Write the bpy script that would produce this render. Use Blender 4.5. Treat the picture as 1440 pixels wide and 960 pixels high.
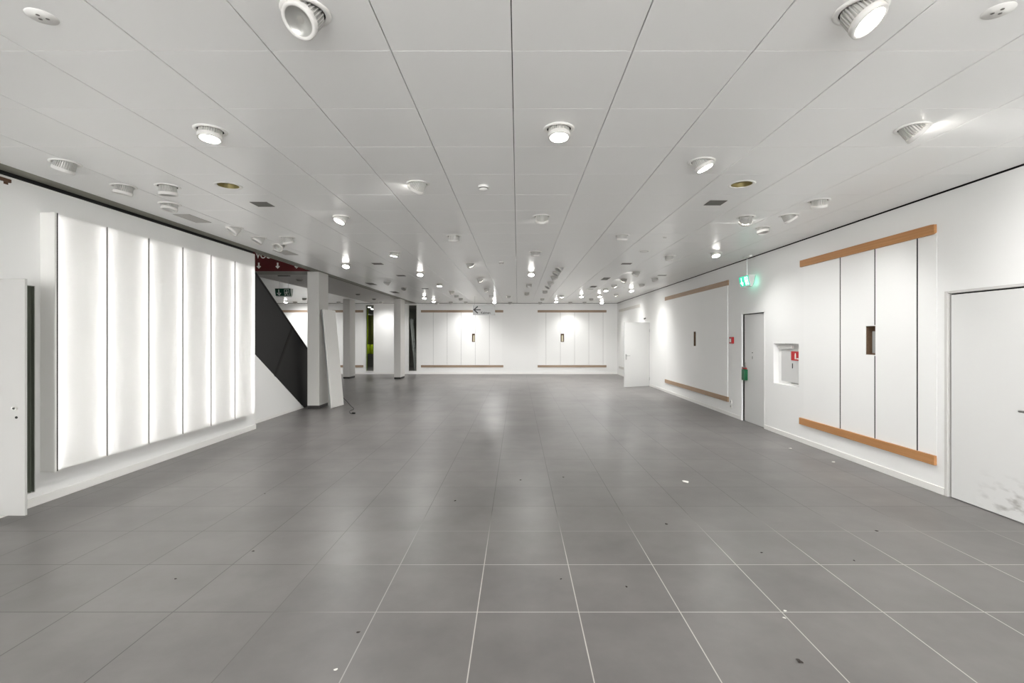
import bpy, bmesh, math, random
from mathutils import Vector, Matrix
from mathutils.geometry import delaunay_2d_cdt
random.seed(7)
for o in list(bpy.data.objects): bpy.data.objects.remove(o)
S = bpy.context.scene
COL = S.collection
PI = math.pi
R = math.radians

# ---------------------------------------------------------------- camera, world, exposure
F, CX, HY, H = 686.0, 728.0, 474.0, 1.63          # focal length (px), vanishing point, eye height
CZ = 3.133                                        # ceiling height
cam_d = bpy.data.cameras.new('camera'); cam = bpy.data.objects.new('camera', cam_d); COL.objects.link(cam)
cam.location = (0, 0, H); cam.rotation_euler = (PI/2, 0, 0)
cam_d.sensor_width = 36; cam_d.lens = 36*F/1440
cam_d.shift_x = -(CX-720)/1440; cam_d.shift_y = (HY-480)/1440
cam_d.clip_end = 100
S.camera = cam
w = bpy.data.worlds.new('world'); S.world = w; w.use_nodes = True
w.node_tree.nodes['Background'].inputs[0].default_value = (1.0, 1.0, 1.0, 1)
w.node_tree.nodes['Background'].inputs[1].default_value = 3.0
S.view_settings.view_transform = 'Standard'; S.view_settings.look = 'None'
S.view_settings.gamma = 1; S.view_settings.use_curve_mapping = False
S.view_settings.exposure = 1.82
SPOT_W = 38.0          # watts of one ceiling spotlight
LENS_E = 14.0          # emission of a lit lens
STRIP_E = 5.6          # light box LED strips
FAR_LEFT_W = 34.0

# ---------------------------------------------------------------- geometry helpers
class MB:
    def __init__(s): s.bm = bmesh.new()
    def box(s, x0, x1, y0, y1, z0, z1, M=None):
        vs = [s.bm.verts.new(Vector(p)) for p in ((x0,y0,z0),(x1,y0,z0),(x1,y1,z0),(x0,y1,z0),(x0,y0,z1),(x1,y0,z1),(x1,y1,z1),(x0,y1,z1))]
        if M is not None:
            for v in vs: v.co = M @ v.co
        for f in ((0,3,2,1),(4,5,6,7),(0,1,5,4),(1,2,6,5),(2,3,7,6),(3,0,4,7)):
            s.bm.faces.new([vs[i] for i in f])
        return s
    def quad(s, *ps):
        s.bm.faces.new([s.bm.verts.new(Vector(p)) for p in ps]); return s
    def lathe(s, prof, n=32, M=None, close=False):
        rings = []
        for r, z in prof:
            ring = []
            for i in range(n):
                a = 2*PI*i/n
                p = Vector((r*math.cos(a), r*math.sin(a), z))
                ring.append(s.bm.verts.new(M @ p if M is not None else p))
            rings.append(ring)
        k = len(rings)
        for j in range(k if close else k-1):
            a, b = rings[j], rings[(j+1) % k]
            for i in range(n):
                s.bm.faces.new((a[i], a[(i+1)%n], b[(i+1)%n], b[i]))
        return s
    def disc(s, r, z, n=32, M=None, up=False):
        vs = []
        for i in range(n):
            a = 2*PI*i/n
            p = Vector((r*math.cos(a), r*math.sin(a), z))
            vs.append(s.bm.verts.new(M @ p if M is not None else p))
        s.bm.faces.new(vs if up else vs[::-1]); return s
    def cyl(s, p0, p1, r, n=12, r1=None):
        p0, p1 = Vector(p0), Vector(p1); d = p1-p0
        M = Matrix.Translation(p0) @ d.to_track_quat('Z','Y').to_matrix().to_4x4()
        L = d.length
        s.lathe([(r,0),(r if r1 is None else r1,L)], n, M); s.disc(r,0,n,M); s.disc(r if r1 is None else r1,L,n,M,True)
        return s
    def prism(s, pts, d0, d1, fn):
        """polygon pts (a,b) extruded from d0 to d1; fn(a,b,d)->xyz"""
        A = [s.bm.verts.new(Vector(fn(a,b,d0))) for a,b in pts]
        B = [s.bm.verts.new(Vector(fn(a,b,d1))) for a,b in pts]
        s.bm.faces.new(A[::-1]); s.bm.faces.new(B)
        n = len(pts)
        for i in range(n): s.bm.faces.new((A[i], A[(i+1)%n], B[(i+1)%n], B[i]))
        return s
    def slab(s, a0, a1, b0, b1, d0, d1, fn, holes=()):
        """slab with rectangular through-holes (a0,a1,b0,b1)"""
        As = sorted({a0,a1}|{min(max(h[i],a0),a1) for h in holes for i in (0,1)})
        Bs = sorted({b0,b1}|{min(max(h[i],b0),b1) for h in holes for i in (2,3)})
        def solid(i,j):
            if i<0 or j<0 or i>=len(As)-1 or j>=len(Bs)-1: return False
            ca, cb = (As[i]+As[i+1])/2, (Bs[j]+Bs[j+1])/2
            return not any(h[0]<ca<h[1] and h[2]<cb<h[3] for h in holes)
        for i in range(len(As)-1):
            for j in range(len(Bs)-1):
                if not solid(i,j): continue
                A0,A1,B0,B1 = As[i],As[i+1],Bs[j],Bs[j+1]
                for d in (d0,d1): s.quad(fn(A0,B0,d),fn(A1,B0,d),fn(A1,B1,d),fn(A0,B1,d))
                if not solid(i-1,j): s.quad(fn(A0,B0,d0),fn(A0,B1,d0),fn(A0,B1,d1),fn(A0,B0,d1))
                if not solid(i+1,j): s.quad(fn(A1,B0,d0),fn(A1,B1,d0),fn(A1,B1,d1),fn(A1,B0,d1))
                if not solid(i,j-1): s.quad(fn(A0,B0,d0),fn(A1,B0,d0),fn(A1,B0,d1),fn(A0,B0,d1))
                if not solid(i,j+1): s.quad(fn(A0,B1,d0),fn(A1,B1,d0),fn(A1,B1,d1),fn(A0,B1,d1))
        bmesh.ops.remove_doubles(s.bm, verts=s.bm.verts, dist=1e-5)
        return s
    def tube(s, pts, r, n=8):
        pts = [Vector(p) for p in pts]
        for a, b in zip(pts, pts[1:]): s.cyl(a, b, r, n)
        for p in pts: 
            bmesh.ops.create_icosphere(s.bm, subdivisions=1, radius=r, matrix=Matrix.Translation(p))
        return s
    def build(s, name, m, parent=None, smooth=False, bevel=0, loc=None):
        bmesh.ops.recalc_face_normals(s.bm, faces=s.bm.faces)
        me = bpy.data.meshes.new(name); s.bm.to_mesh(me); s.bm.free()
        me.materials.append(m)
        if smooth:
            for p in me.polygons: p.use_smooth = True
        o = bpy.data.objects.new(name, me); COL.objects.link(o)
        if parent: o.parent = parent
        if loc: o.location = loc
        if bevel:
            b = o.modifiers.new('bevel','BEVEL'); b.width = bevel; b.segments = 2; b.limit_method='ANGLE'; b.angle_limit=R(40)
        return o
fX = lambda a,b,d: (d,a,b)      # wall facing X: a=Y b=Z
fY = lambda a,b,d: (a,d,b)      # wall facing Y: a=X b=Z
fZ = lambda a,b,d: (a,b,d)

def tag(o, label=None, cat=None, group=None, kind=None):
    if label: o['label'] = label
    if cat: o['category'] = cat
    if group: o['group'] = group
    if kind: o['kind'] = kind
    return o
def struct(o): o['kind'] = 'structure'; return o
def thing(name, label, cat, loc=(0,0,0), rz=0, group=None):
    o = bpy.data.objects.new(name, None); COL.objects.link(o); o.empty_display_size = .1
    o.location = loc; o.rotation_euler = (0,0,rz)
    return tag(o, label, cat, group)
def copy_tree(o, parent=None):
    c = o.copy(); COL.objects.link(c)
    if parent: c.parent = parent
    for ch in o.children: copy_tree(ch, c)
    return c
def ceil_at(x, y, z=CZ):
    Y = (z-H)*F/(HY-y); return ((x-CX)*Y/F, Y)
def floor_at(x, y):
    Y = H*F/(y-HY); return ((x-CX)*Y/F, Y)

# ---------------------------------------------------------------- materials
def lin(c):
    return tuple(((v/255)/12.92 if v/255<=.04045 else ((v/255+.055)/1.055)**2.4) for v in c)+(1,)
def mat(name, rgb, rough=.5, metal=0, spec=.5, emit=None, es=0, noise=None, bump=None):
    m = bpy.data.materials.new(name); m.use_nodes = True
    nt = m.node_tree; b = nt.nodes['Principled BSDF']
    b.inputs['Base Color'].default_value = lin(rgb); b.inputs['Roughness'].default_value = rough
    b.inputs['Metallic'].default_value = metal; b.inputs['Specular IOR Level'].default_value = spec
    if emit: b.inputs['Emission Color'].default_value = lin(emit); b.inputs['Emission Strength'].default_value = es
    tc = nt.nodes.new('ShaderNodeTexCoord')
    if noise:
        sc, amt = noise
        n = nt.nodes.new('ShaderNodeTexNoise'); n.inputs['Scale'].default_value = sc; n.inputs['Detail'].default_value = 5
        nt.links.new(tc.outputs['Object'], n.inputs['Vector'])
        r = nt.nodes.new('ShaderNodeMix'); r.data_type='RGBA'; r.blend_type='MIX'
        c = lin(rgb)
        r.inputs[6].default_value = tuple(v*(1-amt) for v in c[:3])+(1,)
        r.inputs[7].default_value = tuple(min(1,v*(1+amt)) for v in c[:3])+(1,)
        nt.links.new(n.outputs['Fac'], r.inputs[0]); nt.links.new(r.outputs[2], b.inputs['Base Color'])
    if bump:
        sc, st = bump
        n = nt.nodes.new('ShaderNodeTexNoise'); n.inputs['Scale'].default_value = sc; n.inputs['Detail'].default_value = 4
        nt.links.new(tc.outputs['Object'], n.inputs['Vector'])
        bp = nt.nodes.new('ShaderNodeBump'); bp.inputs['Strength'].default_value = st; bp.inputs['Distance'].default_value = .01
        nt.links.new(n.outputs['Fac'], bp.inputs['Height']); nt.links.new(bp.outputs['Normal'], b.inputs['Normal'])
    return m
def N(nt, t, **kw):
    n = nt.nodes.new(t)
    for k, v in kw.items(): setattr(n, k, v)
    return n

M_wall = mat('white_wall_paint', (243,243,241), .6, noise=(1.3,.012), bump=(60,.03), spec=.3)
M_panel = mat('white_wall_board', (245,245,243), .45, noise=(.9,.015), spec=.35)
M_base = mat('white_baseboard', (240,239,235), .4)
M_plain = mat('plain_grey_ceiling', (190,187,183), .6, noise=(1,.02))
M_dark = mat('dark_gap', (26,25,23), .7)
M_plenum = mat('black_plenum', (30,29,27), .9)
M_slot = mat('olive_grey_profile', (136,134,122), .55, noise=(3,.04))
M_black = mat('black_sheet_metal', (15,14,14), .5, noise=(4,.1), spec=.4)
M_column = mat('pale_grey_column_paint', (214,212,208), .55, noise=(2,.02))
M_plinth = mat('dark_plinth', (48,47,45), .5)
M_white = mat('white_lacquer', (238,237,233), .35)
M_fin = mat('white_cast_metal', (192,191,187), .4)
M_reflector = mat('satin_reflector', (176,176,172), .3, metal=.6)
M_lensoff = mat('frosted_lens_unlit', (150,148,142), .4)
M_lens = mat('lit_lens', (255,255,255), .4, emit=(255,252,246), es=LENS_E)
M_steel = mat('brushed_steel', (176,176,174), .3, metal=1, noise=(40,.05))
M_vent = mat('grey_vent_grille', (112,110,104), .6, noise=(90,.15))
M_ventlight = mat('pale_vent_grille', (186,184,179), .5, noise=(90,.06))
M_brass = mat('brass_can', (150,138,92), .42, metal=.5, noise=(20,.25))
M_doorleaf = mat('pale_grey_door_lacquer', (212,212,210), .4, noise=(1.1,.012))
M_cabdoor = mat('closet_door_lacquer', (196,195,192), .45, noise=(.7,.01))
M_rack = mat('perforated_dark_rail', (118,124,112), .5)
M_red = mat('dark_red_band', (88,7,12), .45, noise=(2,.05))
M_redplastic = mat('red_plastic', (178,32,36), .35)
M_signred = mat('red_sign_print', (190,40,44), .45)
M_print = mat('white_print', (240,240,236), .5)
M_blackprint = mat('black_print', (18,18,18), .5)
M_signgrey = mat('light_grey_sign', (160,160,158), .45)
M_greenplastic = mat('green_plastic', (0,92,52), .4)
M_greensign = mat('dark_green_sign', (6,66,48), .4)
M_greenlit = mat('lit_green_sign', (10,120,95), .4, emit=(20,165,130), es=.55)
M_whitelit = mat('lit_white_pictogram', (230,255,245), .4, emit=(205,255,240), es=1.0)
M_acrylic = mat('clear_white_acrylic', (214,216,214), .2)
M_cable = mat('black_rubber', (22,22,22), .5)
M_lime = mat('lime_green_fabric', (190,215,20), .8, noise=(4,.3), emit=(140,165,15), es=0.0)
M_olive = mat('dark_olive_fabric', (104,106,42), .85, noise=(4,.2))
M_alu = mat('aluminium', (178,180,180), .35, metal=.7)
M_hall = mat('dim_hall_grey', (150,150,147), .7, noise=(1.5,.1))
M_crumb = mat('plaster_crumb', (226,224,218), .8)
M_dirt = mat('dark_dirt_crumb', (52,46,42), .9)
M_brick = mat('raw_particle_board', (108,86,66), .9, noise=(50,.3))
M_brown = mat('dark_brown_metal', (84,58,40), .5)

def wood(name, c1, c2, axis):
    m = bpy.data.materials.new(name); m.use_nodes = True; nt = m.node_tree; b = nt.nodes['Principled BSDF']
    tc = N(nt,'ShaderNodeTexCoord'); mp = N(nt,'ShaderNodeMapping'); mp.inputs['Scale'].default_value = (1.5,14,60) if axis=='X' else (14,1.5,60)
    n = N(nt,'ShaderNodeTexNoise'); n.inputs['Scale'].default_value=1; n.inputs['Detail'].default_value=6
    n2 = N(nt,'ShaderNodeTexNoise'); n2.inputs['Scale'].default_value=1.1; n2.inputs['Detail'].default_value=2
    r = N(nt,'ShaderNodeValToRGB'); r.color_ramp.elements[0].color=lin(c1); r.color_ramp.elements[1].color=lin(c2)
    r.color_ramp.elements[0].position=.3; r.color_ramp.elements[1].position=.7
    ad = N(nt,'ShaderNodeMath',operation='MULTIPLY_ADD'); ad.inputs[1].default_value=.6; 
    nt.links.new(tc.outputs['Object'],mp.inputs[0]); nt.links.new(mp.outputs[0],n.inputs['Vector']); nt.links.new(tc.outputs['Object'],n2.inputs['Vector'])
    mu = N(nt,'ShaderNodeMath',operation='MULTIPLY'); mu.inputs[1].default_value=.4
    nt.links.new(n2.outputs['Fac'],mu.inputs[0]); nt.links.new(n.outputs['Fac'],ad.inputs[0]); nt.links.new(mu.outputs[0],ad.inputs[2])
    nt.links.new(ad.outputs[0],r.inputs[0]); nt.links.new(r.outputs[0],b.inputs['Base Color'])
    b.inputs['Roughness'].default_value=.5
    return m
M_woodR = wood('orange_brown_chipboard', (174,122,74), (196,145,96), 'Y')
M_woodRf = wood('muted_brown_chipboard', (158,130,104), (184,156,128), 'Y')
M_woodF = wood('pale_brown_chipboard', (136,114,94), (174,152,130), 'X')
M_woodP = wood('whitewashed_rail', (205,202,196), (222,219,213), 'Y')

# floor: 60 cm grey tiles
M_floor = bpy.data.materials.new('grey_stoneware_tiles'); M_floor.use_nodes = True
nt = M_floor.node_tree; b = nt.nodes['Principled BSDF']; L = nt.links.new
tc = N(nt,'ShaderNodeTexCoord'); mp = N(nt,'ShaderNodeMapping'); mp.vector_type='TEXTURE'
mp.inputs['Location'].default_value=(-.24,2.895,0)
L(tc.outputs['Object'], mp.inputs[0])
br = N(nt,'ShaderNodeTexBrick'); br.offset=0; br.squash=1
br.inputs['Scale'].default_value=1; br.inputs['Brick Width'].default_value=.602; br.inputs['Row Height'].default_value=.603
br.inputs['Mortar Size'].default_value=.003; br.inputs['Mortar Smooth'].default_value=0.05; br.inputs['Bias'].default_value=0
br.inputs['Color1'].default_value=(0,0,0,1); br.inputs['Color2'].default_value=(1,1,1,1); br.inputs['Mortar'].default_value=(0,0,0,1)
L(mp.outputs[0], br.inputs['Vector'])
n1 = N(nt,'ShaderNodeTexNoise'); n1.inputs['Scale'].default_value=1.7; n1.inputs['Detail'].default_value=7; n1.inputs['Roughness'].default_value=.62
L(tc.outputs['Object'], n1.inputs['Vector'])
n2 = N(nt,'ShaderNodeTexNoise'); n2.inputs['Scale'].default_value=.45; n2.inputs['Detail'].default_value=3
L(tc.outputs['Object'], n2.inputs['Vector'])
bs = lin((112,109,107)); 
def cm(c,k): return tuple(v*k for v in c[:3])+(1,)
tile = N(nt,'ShaderNodeMix',data_type='RGBA'); tile.inputs[6].default_value=cm(bs,.95); tile.inputs[7].default_value=cm(bs,1.05)
sep = N(nt,'ShaderNodeSeparateColor'); L(br.outputs['Color'], sep.inputs[0])
L(sep.outputs[0], tile.inputs[0])
cl = N(nt,'ShaderNodeMix',data_type='RGBA',blend_type='MULTIPLY'); cl.inputs[0].default_value=1
rr = N(nt,'ShaderNodeMapRange'); rr.clamp=False; rr.inputs[1].default_value=.3; rr.inputs[2].default_value=.7; rr.inputs[3].default_value=.85; rr.inputs[4].default_value=1.17
L(n1.outputs['Fac'], rr.inputs[0]); L(tile.outputs[2], cl.inputs[6]); L(rr.outputs[0], cl.inputs[7])
# grout: pale reflected light painted in near the front, dark further in
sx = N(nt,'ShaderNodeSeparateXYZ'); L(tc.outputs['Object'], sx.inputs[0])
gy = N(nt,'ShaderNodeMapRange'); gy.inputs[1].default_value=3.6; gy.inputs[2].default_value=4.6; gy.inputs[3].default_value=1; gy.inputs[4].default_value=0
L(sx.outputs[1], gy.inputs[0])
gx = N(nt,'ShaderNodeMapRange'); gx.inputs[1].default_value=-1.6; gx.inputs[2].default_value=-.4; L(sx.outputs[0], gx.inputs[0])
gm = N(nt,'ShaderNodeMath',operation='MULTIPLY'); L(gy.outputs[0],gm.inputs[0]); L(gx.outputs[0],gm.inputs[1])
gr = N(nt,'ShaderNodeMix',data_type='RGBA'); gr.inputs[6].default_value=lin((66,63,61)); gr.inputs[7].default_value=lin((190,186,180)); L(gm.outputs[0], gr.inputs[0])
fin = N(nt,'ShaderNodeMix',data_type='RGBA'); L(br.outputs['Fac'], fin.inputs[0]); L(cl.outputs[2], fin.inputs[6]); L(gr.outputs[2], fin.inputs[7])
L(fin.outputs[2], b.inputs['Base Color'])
ro = N(nt,'ShaderNodeMapRange'); ro.inputs[1].default_value=.0; ro.inputs[2].default_value=1; ro.inputs[3].default_value=.285; ro.inputs[4].default_value=.42
L(n2.outputs['Fac'], ro.inputs[0]); L(ro.outputs[0], b.inputs['Roughness'])
bp = N(nt,'ShaderNodeBump'); bp.inputs['Strength'].default_value=.25; bp.inputs['Distance'].default_value=.002; bp.invert=True
L(br.outputs['Fac'], bp.inputs['Height']); L(bp.outputs['Normal'], b.inputs['Normal'])

# ceiling: satin lacquered metal
M_ceil = mat('satin_white_ceiling_metal', (242,242,240), .285, spec=.5, noise=(.6,.01), bump=(1.2,.02))

# diffuser of the light box
M_diff = bpy.data.materials.new('opal_diffuser'); M_diff.use_nodes=True
nt = M_diff.node_tree; b = nt.nodes['Principled BSDF']; b.inputs['Base Color'].default_value=lin((240,240,236)); b.inputs['Roughness'].default_value=.35
tr = N(nt,'ShaderNodeBsdfTranslucent'); tr.inputs[0].default_value=(.95,.95,.96,1)
mx = N(nt,'ShaderNodeMixShader'); mx.inputs[0].default_value=.55
nt.links.new(b.outputs[0], mx.inputs[1]); nt.links.new(tr.outputs[0], mx.inputs[2]); nt.links.new(mx.outputs[0], nt.nodes['Material Output'].inputs[0])
M_strip = mat('led_strip', (255,255,255), .5, emit=(255,254,255), es=STRIP_E)
# glass
M_glass = bpy.data.materials.new('clear_glass'); M_glass.use_nodes=True
nt = M_glass.node_tree; nt.nodes.remove(nt.nodes['Principled BSDF'])
g1 = N(nt,'ShaderNodeBsdfTransparent'); g1.inputs[0].default_value=(.86,.88,.86,1); g2 = N(nt,'ShaderNodeBsdfGlossy'); g2.inputs['Roughness'].default_value=.02
fr = N(nt,'ShaderNodeFresnel'); fr.inputs[0].default_value=1.5; mx = N(nt,'ShaderNodeMixShader')
nt.links.new(fr.outputs[0],mx.inputs[0]); nt.links.new(g1.outputs[0],mx.inputs[1]); nt.links.new(g2.outputs[0],mx.inputs[2]); nt.links.new(mx.outputs[0],nt.nodes['Material Output'].inputs[0])
# scuffed door
M_scuff = mat('scuffed_white_door', (228,228,226), .4)
nt = M_scuff.node_tree; b = nt.nodes['Principled BSDF']; L = nt.links.new
tc = N(nt,'ShaderNodeTexCoord'); mp=N(nt,'ShaderNodeMapping'); mp.inputs['Scale'].default_value=(1,4,9); n=N(nt,'ShaderNodeTexNoise'); n.inputs['Scale'].default_value=1.6; n.inputs['Detail'].default_value=6
L(tc.outputs['Object'],mp.inputs[0]); L(mp.outputs[0],n.inputs['Vector'])
sp=N(nt,'ShaderNodeSeparateXYZ'); L(tc.outputs['Object'],sp.inputs[0])
hz=N(nt,'ShaderNodeMapRange'); hz.inputs[1].default_value=.12; hz.inputs[2].default_value=.42; hz.inputs[3].default_value=1; hz.inputs[4].default_value=0; L(sp.outputs[2],hz.inputs[0])
hy=N(nt,'ShaderNodeMapRange'); hy.inputs[1].default_value=4.75; hy.inputs[2].default_value=4.35; L(sp.outputs[1],hy.inputs[0])
th=N(nt,'ShaderNodeMapRange'); th.inputs[1].default_value=.5; th.inputs[2].default_value=.68; L(n.outputs['Fac'],th.inputs[0])
m1=N(nt,'ShaderNodeMath',operation='MULTIPLY'); L(hz.outputs[0],m1.inputs[0]); L(hy.outputs[0],m1.inputs[1])
m2=N(nt,'ShaderNodeMath',operation='MULTIPLY'); L(m1.outputs[0],m2.inputs[0]); L(th.outputs[0],m2.inputs[1])
cc=N(nt,'ShaderNodeMix',data_type='RGBA'); cc.inputs[6].default_value=lin((228,228,226)); cc.inputs[7].default_value=lin((170,168,163)); L(m2.outputs[0],cc.inputs[0]); L(cc.outputs[2],b.inputs['Base Color'])

# ---------------------------------------------------------------- the room
XR, XL, XL2, YF, YB = 4.40, -4.67, -4.95, 21.55, -6.0
XE = -4.475                                    # edge of the panelled ceiling
XLL = -13.0
# fixtures, listed by the photograph's pixels of the ceiling point
# (x, y, azimuth of aim in degrees [0 = right, 90 = away], tilt, drop, lit, label)
LT = [
 (430,17,-115,38,.015,0,'large unlit ribbed ceiling spotlight with open reflector, nearest at upper left'),
 (1210,14,-45,32,.015,1,'large glaring ceiling spotlight tilted right, nearest at upper right'),
 (296,183,-100,6,.0,1,'lit ceiling spotlight nearly flush, alone in the left of the ceiling'),
 (786,181,-90,8,.0,1,'lit round ceiling spotlight alone near the middle of the ceiling'),
 (987,227,-15,24,.0,1,'lit ceiling spotlight tilted right, just before the right brass hole'),
 (1283,180,-8,44,.0,1,'ribbed ceiling spotlight throwing a bright streak on the ceiling towards the right wall'),
 (92,229,168,24,.005,0,'ribbed white ceiling spotlight nearest the left wall edge'),
 (174,262,170,12,.01,0,'white ribbed ceiling spotlight second along the left wall edge'),
 (236,262,90,6,.02,0,'grey upright ribbed ceiling spotlight before the flat white one on the left'),
 (239,287,-120,8,.0,0,'flat white ceiling spotlight beside the pale grille on the left'),
 (330,320,-140,40,.01,0,'unlit ceiling spotlight turned to show its open face, past the pale grille'),
 (364,334,-140,30,.01,0,'unlit ceiling spotlight showing its face, before the grille near the red band'),
 (404,334,60,20,.02,0,'white upright ceiling spotlight above the grille near the red band'),
 (393,344,-95,45,.01,0,'unlit ceiling spotlight facing the viewer right at the grille near the red band'),
 (480,305,-140,26,.0,1,'lit ceiling spotlight tilted left, above the first column'),
 (588,258,140,42,.005,1,'white ceiling spotlight turned away left, beside the near smoke detector'),
 (1049,305,70,42,.02,1,'large grey ribbed ceiling spotlight facing away with glow beside it on the right'),
 (1109,303,10,34,.0,0,'small ribbed ceiling spotlight tilted to the right wall, right of the glowing one'),
 (1072,320,-60,10,.005,0,'flat pale ceiling spotlight between the glowing one and the green exit sign'),
 (1152,282,60,22,.005,1,'grey ribbed ceiling spotlight tilted towards the near wooden rails'),
 (762,304,90,32,.005,1,'ceiling spotlight facing away with glow on both sides, near the middle'),
 (1006,355,-80,18,.0,1,'brightly lit ceiling spotlight beside the right wall above the door with rails'),
 (638,332,90,18,.005,0,'grey upright ceiling spotlight left of middle, past the near smoke detector'),
 (875,331,100,14,.0,0,'grey ceiling spotlight right of middle, before the flat ring light'),
 (753,354,92,18,.0,0,'grey ceiling spotlight in the middle, past the one with glow'),
 (941,360,60,30,.0,0,'grey ceiling spotlight with pointed shape right of the flat ring light'),
 (487,371,-90,26,.0,1,'bright ceiling spotlight just right of the first column top'),
 (591,383,-90,24,.0,1,'bright ceiling spotlight over the left rails, with streaked reflection'),
 (545,396,160,42,.0,0,'grey ceiling spotlight between the dark vents left of the third column'),
 (568,404,-90,40,.0,0,'round grey ceiling spotlight right of the third column top'),
 (661,370,70,42,.005,1,'pointed grey ceiling spotlight, nearest of the three before the hanging sign'),
 (675,392,60,42,.01,1,'pointed grey ceiling spotlight, middle of the three before the hanging sign'),
 (685,406,110,42,.01,1,'pointed grey ceiling spotlight, farthest of the three before the hanging sign'),
 (635,409,60,40,.01,1,'round grey ceiling spotlight, nearest of the small diagonal row left of the hanging sign'),
 (642,415,90,20,.0,0,'flat grey ceiling spotlight, second of the small diagonal row left of the hanging sign'),
 (648,419,90,28,.0,1,'grey ceiling spotlight, third of the small diagonal row left of the hanging sign'),
 (618,399,-90,6,.0,1,'flush lit ceiling spotlight over the left rails, nearer than the row of small ones'),
 (597,417,-90,20,.0,1,'small lit ceiling spotlight above the left end of the left rails'),
 (610,422,-90,20,.0,1,'tiny lit ceiling spotlight close to the far wall above the left rails'),
 (634,424,90,36,.0,0,'tiny grey ceiling spotlight at the far wall left of the hanging sign'),
 (655,424,90,18,.0,1,'tiny grey ceiling spotlight at the far wall touching the hanging sign'),
 (614,424.5,90,30,.0,0,'tiny grey ceiling spotlight at the far wall above the left rail end'),
 (691,415,120,14,.0,0,'small flat grey ceiling spotlight above the right half of the hanging sign'),
 (695,423,-80,38,.01,1,'lit ceiling spotlight hanging beside the right edge of the hanging sign'),
 (747,383,-90,24,.0,1,'bright ceiling spotlight with streaked reflection left of the diagonal cluster'),
 (744,399,90,34,.01,0,'round grey ceiling spotlight, nearer of two left of the diagonal cluster'),
 (741,411,90,34,.01,0,'round grey ceiling spotlight, farther of two left of the diagonal cluster'),
 (787,376,-150,40,.01,0,'grey ceiling spotlight, nearest of the dense diagonal cluster in the middle'),
 (783,382,-160,34,.01,0,'grey ceiling spotlight, second of the dense diagonal cluster in the middle'),
 (779,388,30,34,.015,0,'grey ceiling spotlight, third of the dense diagonal cluster in the middle'),
 (774,396,30,28,.01,0,'grey ceiling spotlight, fourth of the dense diagonal cluster in the middle'),
 (771,401,-150,34,.01,0,'grey ceiling spotlight, fifth of the dense diagonal cluster in the middle'),
 (766.5,408.5,90,24,.01,0,'grey ceiling spotlight, sixth and last of the dense diagonal cluster'),
 (762.6,419.5,90,20,.0,1,'tiny grey ceiling spotlight past the diagonal cluster, above the right rails start'),
 (759.7,424.5,90,30,.0,0,'tiny grey ceiling spotlight at the far wall above the right rails left end'),
 (715.5,416,120,24,.0,1,'tiny grey ceiling spotlight above the bare far wall between both rail groups'),
 (717.4,424.5,90,24,.0,0,'tiny grey ceiling spotlight at the far wall between both rail groups'),
 (790,415.5,-90,6,.0,1,'flush lit ceiling spotlight in front of the right far rails, left one'),
 (817.5,415,-90,22,.0,1,'bright lit ceiling spotlight in front of the right far rails, middle one'),
 (782,422.5,-90,20,.0,1,'tiny lit ceiling spotlight at the far wall above the right rails'),
 (802,424.5,90,6,.01,1,'tiny grey ceiling spotlight at the far wall above the middle of the right rails'),
 (895,382,125,42,.02,1,'pointed grey ceiling spotlight facing away with glow, nearest in the row to the right corner'),
 (877.5,392,100,42,.01,1,'pointed grey ceiling spotlight, second in the row to the right corner'),
 (863.5,400,60,42,.01,1,'pointed grey ceiling spotlight, third in the row to the right corner'),
 (866,413,60,36,.01,1,'round grey ceiling spotlight near the right far corner'),
 (852,406,-90,8,.0,1,'flush lit ceiling spotlight between the third pointed one and the round one'),
 (843,414.5,-90,14,.0,1,'small lit ceiling spotlight above the right rails right end'),
 (887.5,406.5,-80,22,.0,1,'lit ceiling spotlight next to the right wall near the far corner'),
 (920.5,391,40,24,.0,0,'pale ceiling spotlight beside the right wall, nearer of two pale ones'),
 (902,399,40,24,.0,0,'pale ceiling spotlight beside the right wall, farther of two pale ones'),
 (831.5,419.5,90,20,.0,0,'tiny grey ceiling spotlight in front of the right rails right half'),
 (822,424.3,90,24,.0,0,'tiny grey ceiling spotlight at the far wall above the right rails right half'),
 (846,424,-90,26,.0,1,'tiny bright ceiling spotlight at the far wall above the right rails right end'),
 (555,355,170,10,.0,1,'flush faint ceiling spotlight left of middle before the dark vents'),
]
LEFTLT = [   # beyond the stairs, in the left room's ceiling
 (476,424,90,20,0,0,'tiny grey ceiling spotlight in the left room between first and second column'),
 (535.5,424,90,20,0,1,'tiny grey ceiling spotlight in the left area right of the second column'),
 (402,423,-90,18,0,1,'tiny lit ceiling spotlight below the hanging dark exit sign'),
 (415,424,90,30,0,1,'tiny grey ceiling spotlight right below the hanging dark exit sign'),
 (428,419,90,20,0,0,'tiny grey ceiling spotlight just left of the first column'),
]
HOLES = [(321,261,'open brass-lined round hole in the ceiling on the left'),
         (1043,259,'open brass-lined round hole in the ceiling on the right')]
R_RING, R_HOLE = .112, .092
circ = []
for t in LT: circ.append((*ceil_at(t[0],t[1]), R_HOLE))
for t in HOLES: circ.append((*ceil_at(t[0],t[1]), .10))

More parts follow.
